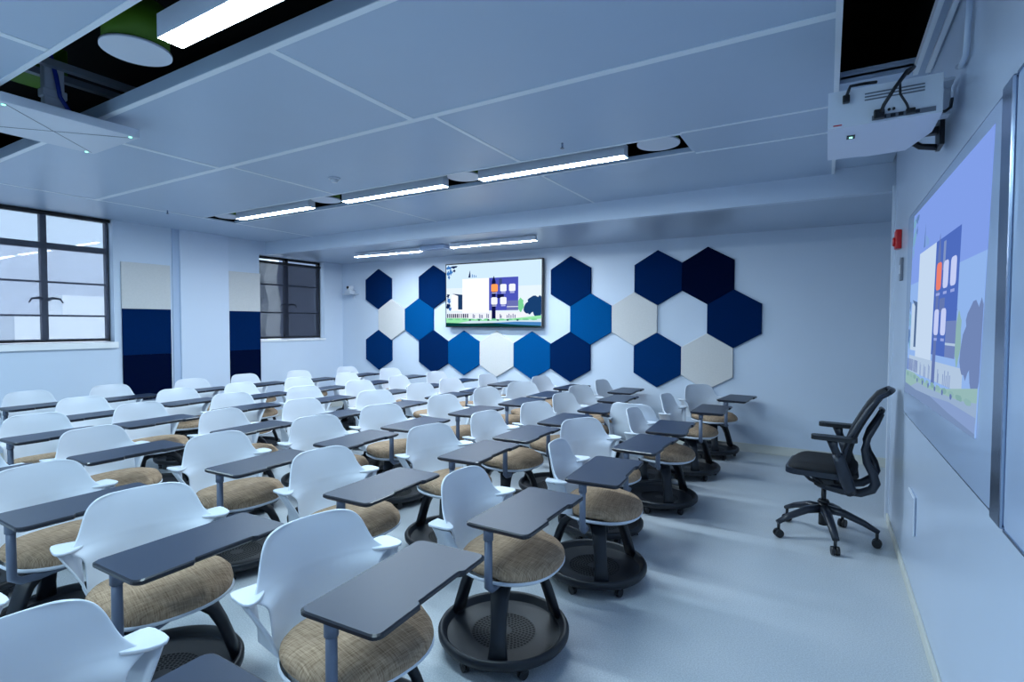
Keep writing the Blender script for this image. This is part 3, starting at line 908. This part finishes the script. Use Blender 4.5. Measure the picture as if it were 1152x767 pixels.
    for j in range(len(rings) - 1):
        for i in range(n):
            mb.face([rings[j][i], rings[j][(i + 1) % n], rings[j + 1][(i + 1) % n], rings[j + 1][i]])
    mb.face(rings[0][::-1])
    return mb.mesh('seat_shell', M['white'], fix=False)
def m_cushion():
    mb = MB(); mb.smooth = True
    n = 48
    rings = []
    for (s_, z) in ((.955, .419), (1.0, .429), (1.018, .444), (1.006, .459), (.96, .472), (.86, .481), (.66, .486), (.35, .486), (.02, .485)):
        ring = []
        for i in range(n):
            t = 2 * PI * i / n
            ex = 2 / 2.3
            x = math.copysign(abs(math.cos(t)) ** ex, math.cos(t)) * .221 * s_ + .052
            y = math.copysign(abs(math.sin(t)) ** ex, math.sin(t)) * .240 * s_
            zz = z + (.010 * (abs(y) / .22) ** 2 * (s_ > .2) if x < .1 else 0) - (.012 * max(0, (x - .12) / .13))
            ring.append(mb.bm.verts.new((x, y, zz)))
        rings.append(ring)
    for j in range(len(rings) - 1):
        for i in range(n):
            mb.face([rings[j][i], rings[j][(i + 1) % n], rings[j + 1][(i + 1) % n], rings[j + 1][i]])
    mb.face(rings[0][::-1]); mb.face(rings[-1])
    return mb.mesh('cushion', M['tan'], fix=False)
ZT_ = .68
TX, TY = .185, -.055    # tablet centre from the hub
def m_post():
    mb = MB(); mb.smooth = True
    px_, py_ = TX - .055, TY - .245
    mb.tube([(.02, -.03, .365), (.06, -.12, .372), (px_ - .01, py_ + .09, .385), (px_ - .002, py_ + .03, .392), (px_, py_, .415), (px_, py_, .46), (px_, py_, ZT_ - .035)], [.022, .018, .016, .017, .0175, .0175, .0165], 12)
    mb.cyl((px_, py_, ZT_ - .07), (px_, py_, ZT_ - .018), .021, .021, 14)
    mb.box(px_ - .03, px_ + .09, py_ - .02, py_ + .14, ZT_ - .026, ZT_ - .018)
    return mb.mesh('tablet_arm', M['post'])
def m_tablet():
    a, b_ = .15, .285
    base = []
    r_ = .028
    def corner(cx, cy, t0):
        return [(cx + r_ * math.cos(t0 + PI / 2 * i / 4), cy + r_ * math.sin(t0 + PI / 2 * i / 4)) for i in range(5)]
    base += corner(a - r_, -b_ + r_, -PI / 2)
    base += [(a, -.10), (a - .015, -.086), (a - .015, .133), (a, .147)]
    base += corner(a - r_, b_ - r_, 0)
    base += corner(-a + r_, b_ - r_, PI / 2)
    base += corner(-a + r_, -b_ + r_, PI)
    def off(p, d):
        return (p[0] * (1 - d / a), p[1] * (1 - d / b_))
    mb = MB()
    rings = []
    for d, z in ((.006, 0), (.0, -.004), (.0, -.014), (.010, -.022)):
        rings.append([mb.bm.verts.new((*[q + o_ for q, o_ in zip(off(p, d), (TX, TY))], ZT_ + z)) for p in base])
    n = len(base)
    mb.use(M['tablet']); mb.face(rings[0])
    mb.use(M['tablet_edge'])
    for j in range(3):
        for i in range(n):
            mb.face([rings[j][i], rings[j][(i + 1) % n], rings[j + 1][(i + 1) % n], rings[j + 1][i]])
    mb.face(rings[3][::-1])
    return mb.mesh('tablet')

me_ = dict(tray=m_tray(), leg=m_leg(), hub=m_hub(), caster=m_caster(), shell=m_shell(), cushion=m_cushion(), post=m_post(), tablet=m_tablet())
def make_chair():
    root = thing('tablet_chair', 'x', 'chair', (0, 0, 0), 0, 'white tablet chairs in rows facing the whiteboard')
    tr = link('storage_tray', me_['tray'], root)
    for k in range(6):
        t = math.radians(20 + 60 * k)
        link('caster', me_['caster'], tr, (.255 * math.cos(t), .255 * math.sin(t), 0), t + .7 * k)
    for a in (-64, 54, 176):
        link('leg', me_['leg'], root, (0, 0, 0), math.radians(a))
    link('hub', me_['hub'], root)
    link('seat_shell', me_['shell'], root)
    link('cushion', me_['cushion'], root)
    link('tablet_arm', me_['post'], root)
    link('tablet', me_['tablet'], root)
    return root
proto = make_chair()

# (line from the whiteboard wall, [ (tablet x, tablet y, arm angle, seat angle) from the hexagon wall to the camera ])
# (tablet x, tablet y, arm angle, seat angle, base x, base y), hexagon wall to camera; 'B' faces the wall
L1 = [(-.85, 6.38, -6, -38, -1.13, 6.40), (-.95, 5.42, 0, -2, -1.175, 5.455), ('B', -1.51, 4.92, 120, 88), (-1.06, 4.30, 4, 2, -1.175, 4.395), (-1.06, 3.62, -2, -26, -1.385, 3.595), (-1.06, 2.84, 4, 10, -1.165, 2.935), (-1.13, 2.06, 0, 3, -1.275, 2.085), (-1.16, 1.27, 3, -8, -1.38, 1.255), (-1.17, .46, 0, 0, -1.44, .45)]
L2 = [(-2.13, 6.38, 0, -4, -2.254, 6.42), (-1.97, 5.64, 0, -17, -2.254, 5.643), (-1.89, 4.93, 0, -10, -2.109, 4.93), (-1.93, 4.18, 2, -16, -2.066, 4.208), (-1.93, 3.5, 1, -5, -2.149, 3.565), (-1.92, 2.85, 2, -12, -2.171, 2.854), (-1.94, 2.0, 2, -5, -2.222, 2.005), (-2.02, 1.1, 1, -11, -2.306, 1.1), (-1.9, 0.24, 0, 0, -2.08, 0.3)]
L3 = [(-2.85, 6.36, 0, -11, -3.137, 6.388), (-2.79, 5.54, 1, -34, -3.029, 5.538), (-2.77, 4.9, 3, -11, -3.048, 4.898), (-2.84, 4.15, 3, -10, -3.067, 4.152), (-2.9, 3.36, 2, -17, -3.15, 3.355), (-2.87, 2.69, 3, -11, -3.154, 2.69), (-2.87, 1.96, 2, -3, -3.16, 1.958), (-2.9, 1.08, 0, 6, -3.177, 1.087)]
L4 = [(-3.8, 6.28, 0, -4, -3.922, 6.277), (-3.7, 5.5, 2, -8, -3.997, 5.503), (-3.71, 4.86, 3, -10, -3.962, 4.856), (-3.71, 4.04, 2, -19, -3.925, 4.041), (-3.79, 3.27, 3, -3, -4.016, 3.267), (-3.87, 2.56, 3, 6, -4.059, 2.558), (-3.84, 1.67, 1, 6, -4.073, 1.669), (-3.86, 0.95, 0, -2, -4.06, 0.95)]
L5 = [(-4.56, 6.23, 1, -7, -4.807, 6.23), (-4.5, 5.45, 1, 2, -4.808, 5.449), (-4.5, 4.71, 1, -8, -4.817, 4.709), (-4.66, 3.94, 0, -8, -4.874, 3.936), (-4.86, 3.14, 1, -8, -4.991, 3.166), (-4.84, 2.32, 2, 0, -5.049, 2.375), (-4.88, 1.65, 1, -2, -5.082, 1.654)]
L6 = [(-5.56, 6.25, 1, -8, -5.787, 6.277), (-5.42, 5.38, 2, -1, -5.754, 5.384), (-5.44, 4.58, 1, -4, -5.775, 4.576), (-5.52, 3.8, 3, 2, -5.799, 3.803), (-5.73, 3.06, 3, -6, -5.847, 3.085), (-5.62, 2.13, 2, -1, -5.918, 2.27)]
L7 = [(-6.42, 6.12, 2, -3, -6.579, 6.125), (-6.42, 5.25, 2, -2, -6.645, 5.254), (-6.55, 4.49, 3, 0, -6.787, 4.489), (-6.6, 3.73, 1, -5, -6.761, 3.734), (-6.62, 2.9, 3, 0, -6.859, 2.896), (-6.7, 2.14, 3, 2, -6.909, 2.186)]
ORD = ['first', 'second', 'third', 'fourth', 'fifth', 'sixth', 'seventh', 'eighth', 'ninth']
def line_name(i):
    return ['line nearest the whiteboard wall', 'second line from the whiteboard wall', 'third line from the whiteboard wall', 'middle line of seven',
            'third line from the windows', 'second line from the windows', 'line nearest the windows'][i]
first = True
for li, line in enumerate((L1, L2, L3, L4, L5, L6, L7)):
    for k, t in enumerate(line):
        if t[0] == 'B':
            _, bx_, by_, fa, sa = t
            shift = Vector((0, 0, 0))
        else:
            tx, ty, fa, sa, bx_, by_ = t
            a = math.radians(fa)
            shift = Matrix.Rotation(-a, 3, 'Z') @ Vector((tx - bx_, ty - by_, 0)) - Vector((TX, TY, 0))
        o = proto if first else copy_tree(proto)
        first = False
        o.location = (bx_, by_, 0)
        o.rotation_euler = (0, 0, math.radians(fa))
        for ch in o.children:
            if ch.name.split('.')[0] in ('tablet', 'tablet_arm'):
                ch.location = shift
            if ch.name.split('.')[0] in ('seat_shell', 'cushion'):
                ch.rotation_euler = (0, 0, math.radians(sa - fa))
        if t[0] == 'B':
            for ch in list(o.children):
                if ch.name.split('.')[0] in ('tablet', 'tablet_arm'):
                    bpy.data.objects.remove(ch)
            o['label'] = 'white chair turned to face the hexagon wall, third in the line nearest the whiteboard'
        else:
            o['label'] = 'white tablet chair, %s from the hexagon wall in the %s' % (ORD[k], line_name(li))

# ------------------------------------------------------------------ black task chair by the right wall (local: faces +x)
tc_ = thing('task_chair', 'black mesh task chair with armrests beside the whiteboard wall', 'chair', (.0, 4.32, 0), PI + math.radians(-4))
def arc_section(pts, hw, thick, bow):
    """curved panel: pts (x,z) profile, half widths, forward bow at the sides"""
    mb = MB()
    us = [-1, -.75, -.5, -.25, 0, .25, .5, .75, 1]
    g = [[mb.bm.verts.new((x + bow * abs(q) ** 2, q * w_, z)) for q in us] for (x, z), w_ in zip(pts, hw)]
    for j in range(len(pts) - 1):
        for i in range(len(us) - 1):
            mb.face([g[j][i], g[j][i + 1], g[j + 1][i + 1], g[j + 1][i]])
    return mb
bk = arc_section([(-.145, .53), (-.15, .60), (-.165, .68), (-.195, .77), (-.238, .86), (-.285, .95), (-.330, 1.03), (-.36, 1.055)], [.18, .215, .225, .228, .225, .215, .20, .19], .02, .035)
mesh_b = link('backrest', subdiv(bk.mesh('backrest', M['mesh']), 1, .018, 0), tc_)
mb = MB()
for s_ in (-1, 1):
    mb.tube([(-.11, s_ * .185, .53), (-.115, s_ * .22, .60), (-.13, s_ * .23, .68), (-.16, s_ * .232, .77), (-.203, s_ * .228, .86), (-.25, s_ * .218, .95), (-.305, s_ * .2, 1.03), (-.36, s_ * .17, 1.065)], .015, 8)
mb.tube([(-.36, -.18, 1.065), (-.38, 0, 1.068), (-.36, .18, 1.065)], [.014, .017, .014], 8)
part('backrest_rim', mb, M['task'], mesh_b)
mb = MB()
for s_ in (-1, 1):
    mb.tube([(-.325, s_ * .12, .92), (-.30, s_ * .15, .86), (-.255, s_ * .18, .77), (-.235, s_ * .2, .69), (-.25, s_ * .205, .61), (-.285, s_ * .2, .54), (-.30, s_ * .19, .48), (-.28, s_ * .17, .43), (-.22, s_ * .14, .39), (-.12, s_ * .10, .375), (-.02, s_ * .06, .38), (.03, s_ * .05, .39)], [.014, .016, .018, .020, .023, .026, .028, .028, .027, .026, .026, .026], 10)
mb.tube([(-.32, -.12, .925), (-.33, 0, .93), (-.32, .12, .925)], .014)
part('back_frame', mb, M['task'], tc_)
mb = MB(); mb.smooth = True
rings = []
for s_, z in ((.9, .505), (.99, .512), (1.0, .525), (.985, .54), (.93, .553), (.7, .56), (.3, .556)):
    ring = []
    for i in range(40):
        t = 2 * PI * i / 40; ex = 2 / 3.4
        x = math.copysign(abs(math.cos(t)) ** ex, math.cos(t)) * .215 * s_ + .015
        y = math.copysign(abs(math.sin(t)) ** ex, math.sin(t)) * .24 * s_
        ring.append(mb.bm.verts.new((x, y, z - (.05 * max(0, (x - .12) / .11) ** 2))))
    rings.append(ring)
for j in range(len(rings) - 1):
    for i in range(40):
        mb.face([rings[j][i], rings[j][(i + 1) % 40], rings[j + 1][(i + 1) % 40], rings[j + 1][i]])
mb.face(rings[0][::-1]); mb.face(rings[-1])
seat = link('seat', mb.mesh('seat', M['mesh'], fix=False), tc_)
mb = MB()
mb.prism([(p[0], p[1]) for p in rrect(-.16, .225, -.235, .235, .08, 5)], .475, .512)
part('seat_pan', mb, M['task'], seat)
mb = MB()
mb.box(-.16, .06, -.085, .085, .375, .45, .02)
for s_ in (-1, 1):
    mb.tube([(.14, s_ * .10, .48), (.08, s_ * .09, .42), (.0, s_ * .07, .39)], .012).tube([(.10, s_ * .10, .48), (.05, s_ * .09, .43), (-.02, s_ * .07, .39)], .010)
    mb.tube([(-.08, s_ * .1, .43), (-.1, s_ * .15, .46), (-.1, s_ * .2, .485)], .018)
part('tilt_mechanism', mb, M['black'], tc_)
mb = MB(); mb.cyl((0, 0, .20), (0, 0, .37), .016).cyl((0, 0, .09), (0, 0, .25), .030, .030, 20).cyl((0, 0, .25), (0, 0, .27), .04, .03, 20)
part('gas_column', mb, M['black'], tc_)
for s_ in (-1, 1):
    ay = s_ * .275
    mb = MB()
    mb.tube([(-.17, s_ * .21, .40), (-.16, s_ * .262, .44), (-.135, ay, .52), (-.11, ay, .60), (-.09, ay, .66)], [.024, .026, .028, .026, .024], 10, ry=[.035, .038, .04, .036, .034])
    mb.tube([(-.095, ay, .64), (-.07, ay, .70), (-.06, ay, .745)], [.020, .020, .026], 10, ry=[.03, .032, .045])
    ar = part('armrest', mb, M['task'], tc_)
    mb = MB(); mb.prism(rrect(-.20, .06, ay - .045, ay + .045, .035, 5), .745, .772)
    part('arm_pad', mb, M['black'], ar)
for k in range(5):
    t = math.radians(35 + 72 * k)
    d = Vector((math.cos(t), math.sin(t), 0))
    mb = MB(); mb.tube([d * .02 + Vector((0, 0, .205)), d * .12 + Vector((0, 0, .195)), d * .24 + Vector((0, 0, .15)), d * .325 + Vector((0, 0, .105))], [.034, .030, .026, .022], 10, up=(0, 0, 1), ry=[.03, .026, .021, .015])
    lg = part('leg', mb, M['task'], tc_)
    mb = MB()
    c0 = d * .315
    q = Vector((-d.y, d.x, 0))
    for sg in (-1, 1):
        mb.cyl(c0 + q * (.005 * sg) + Vector((0, 0, .030)), c0 + q * (.024 * sg) + Vector((0, 0, .030)), .030, .028, 18)
    mb.cyl(c0 + Vector((0, 0, .04)), c0 + Vector((0, 0, .105)), .010)
    part('caster', mb, M['black'], lg)
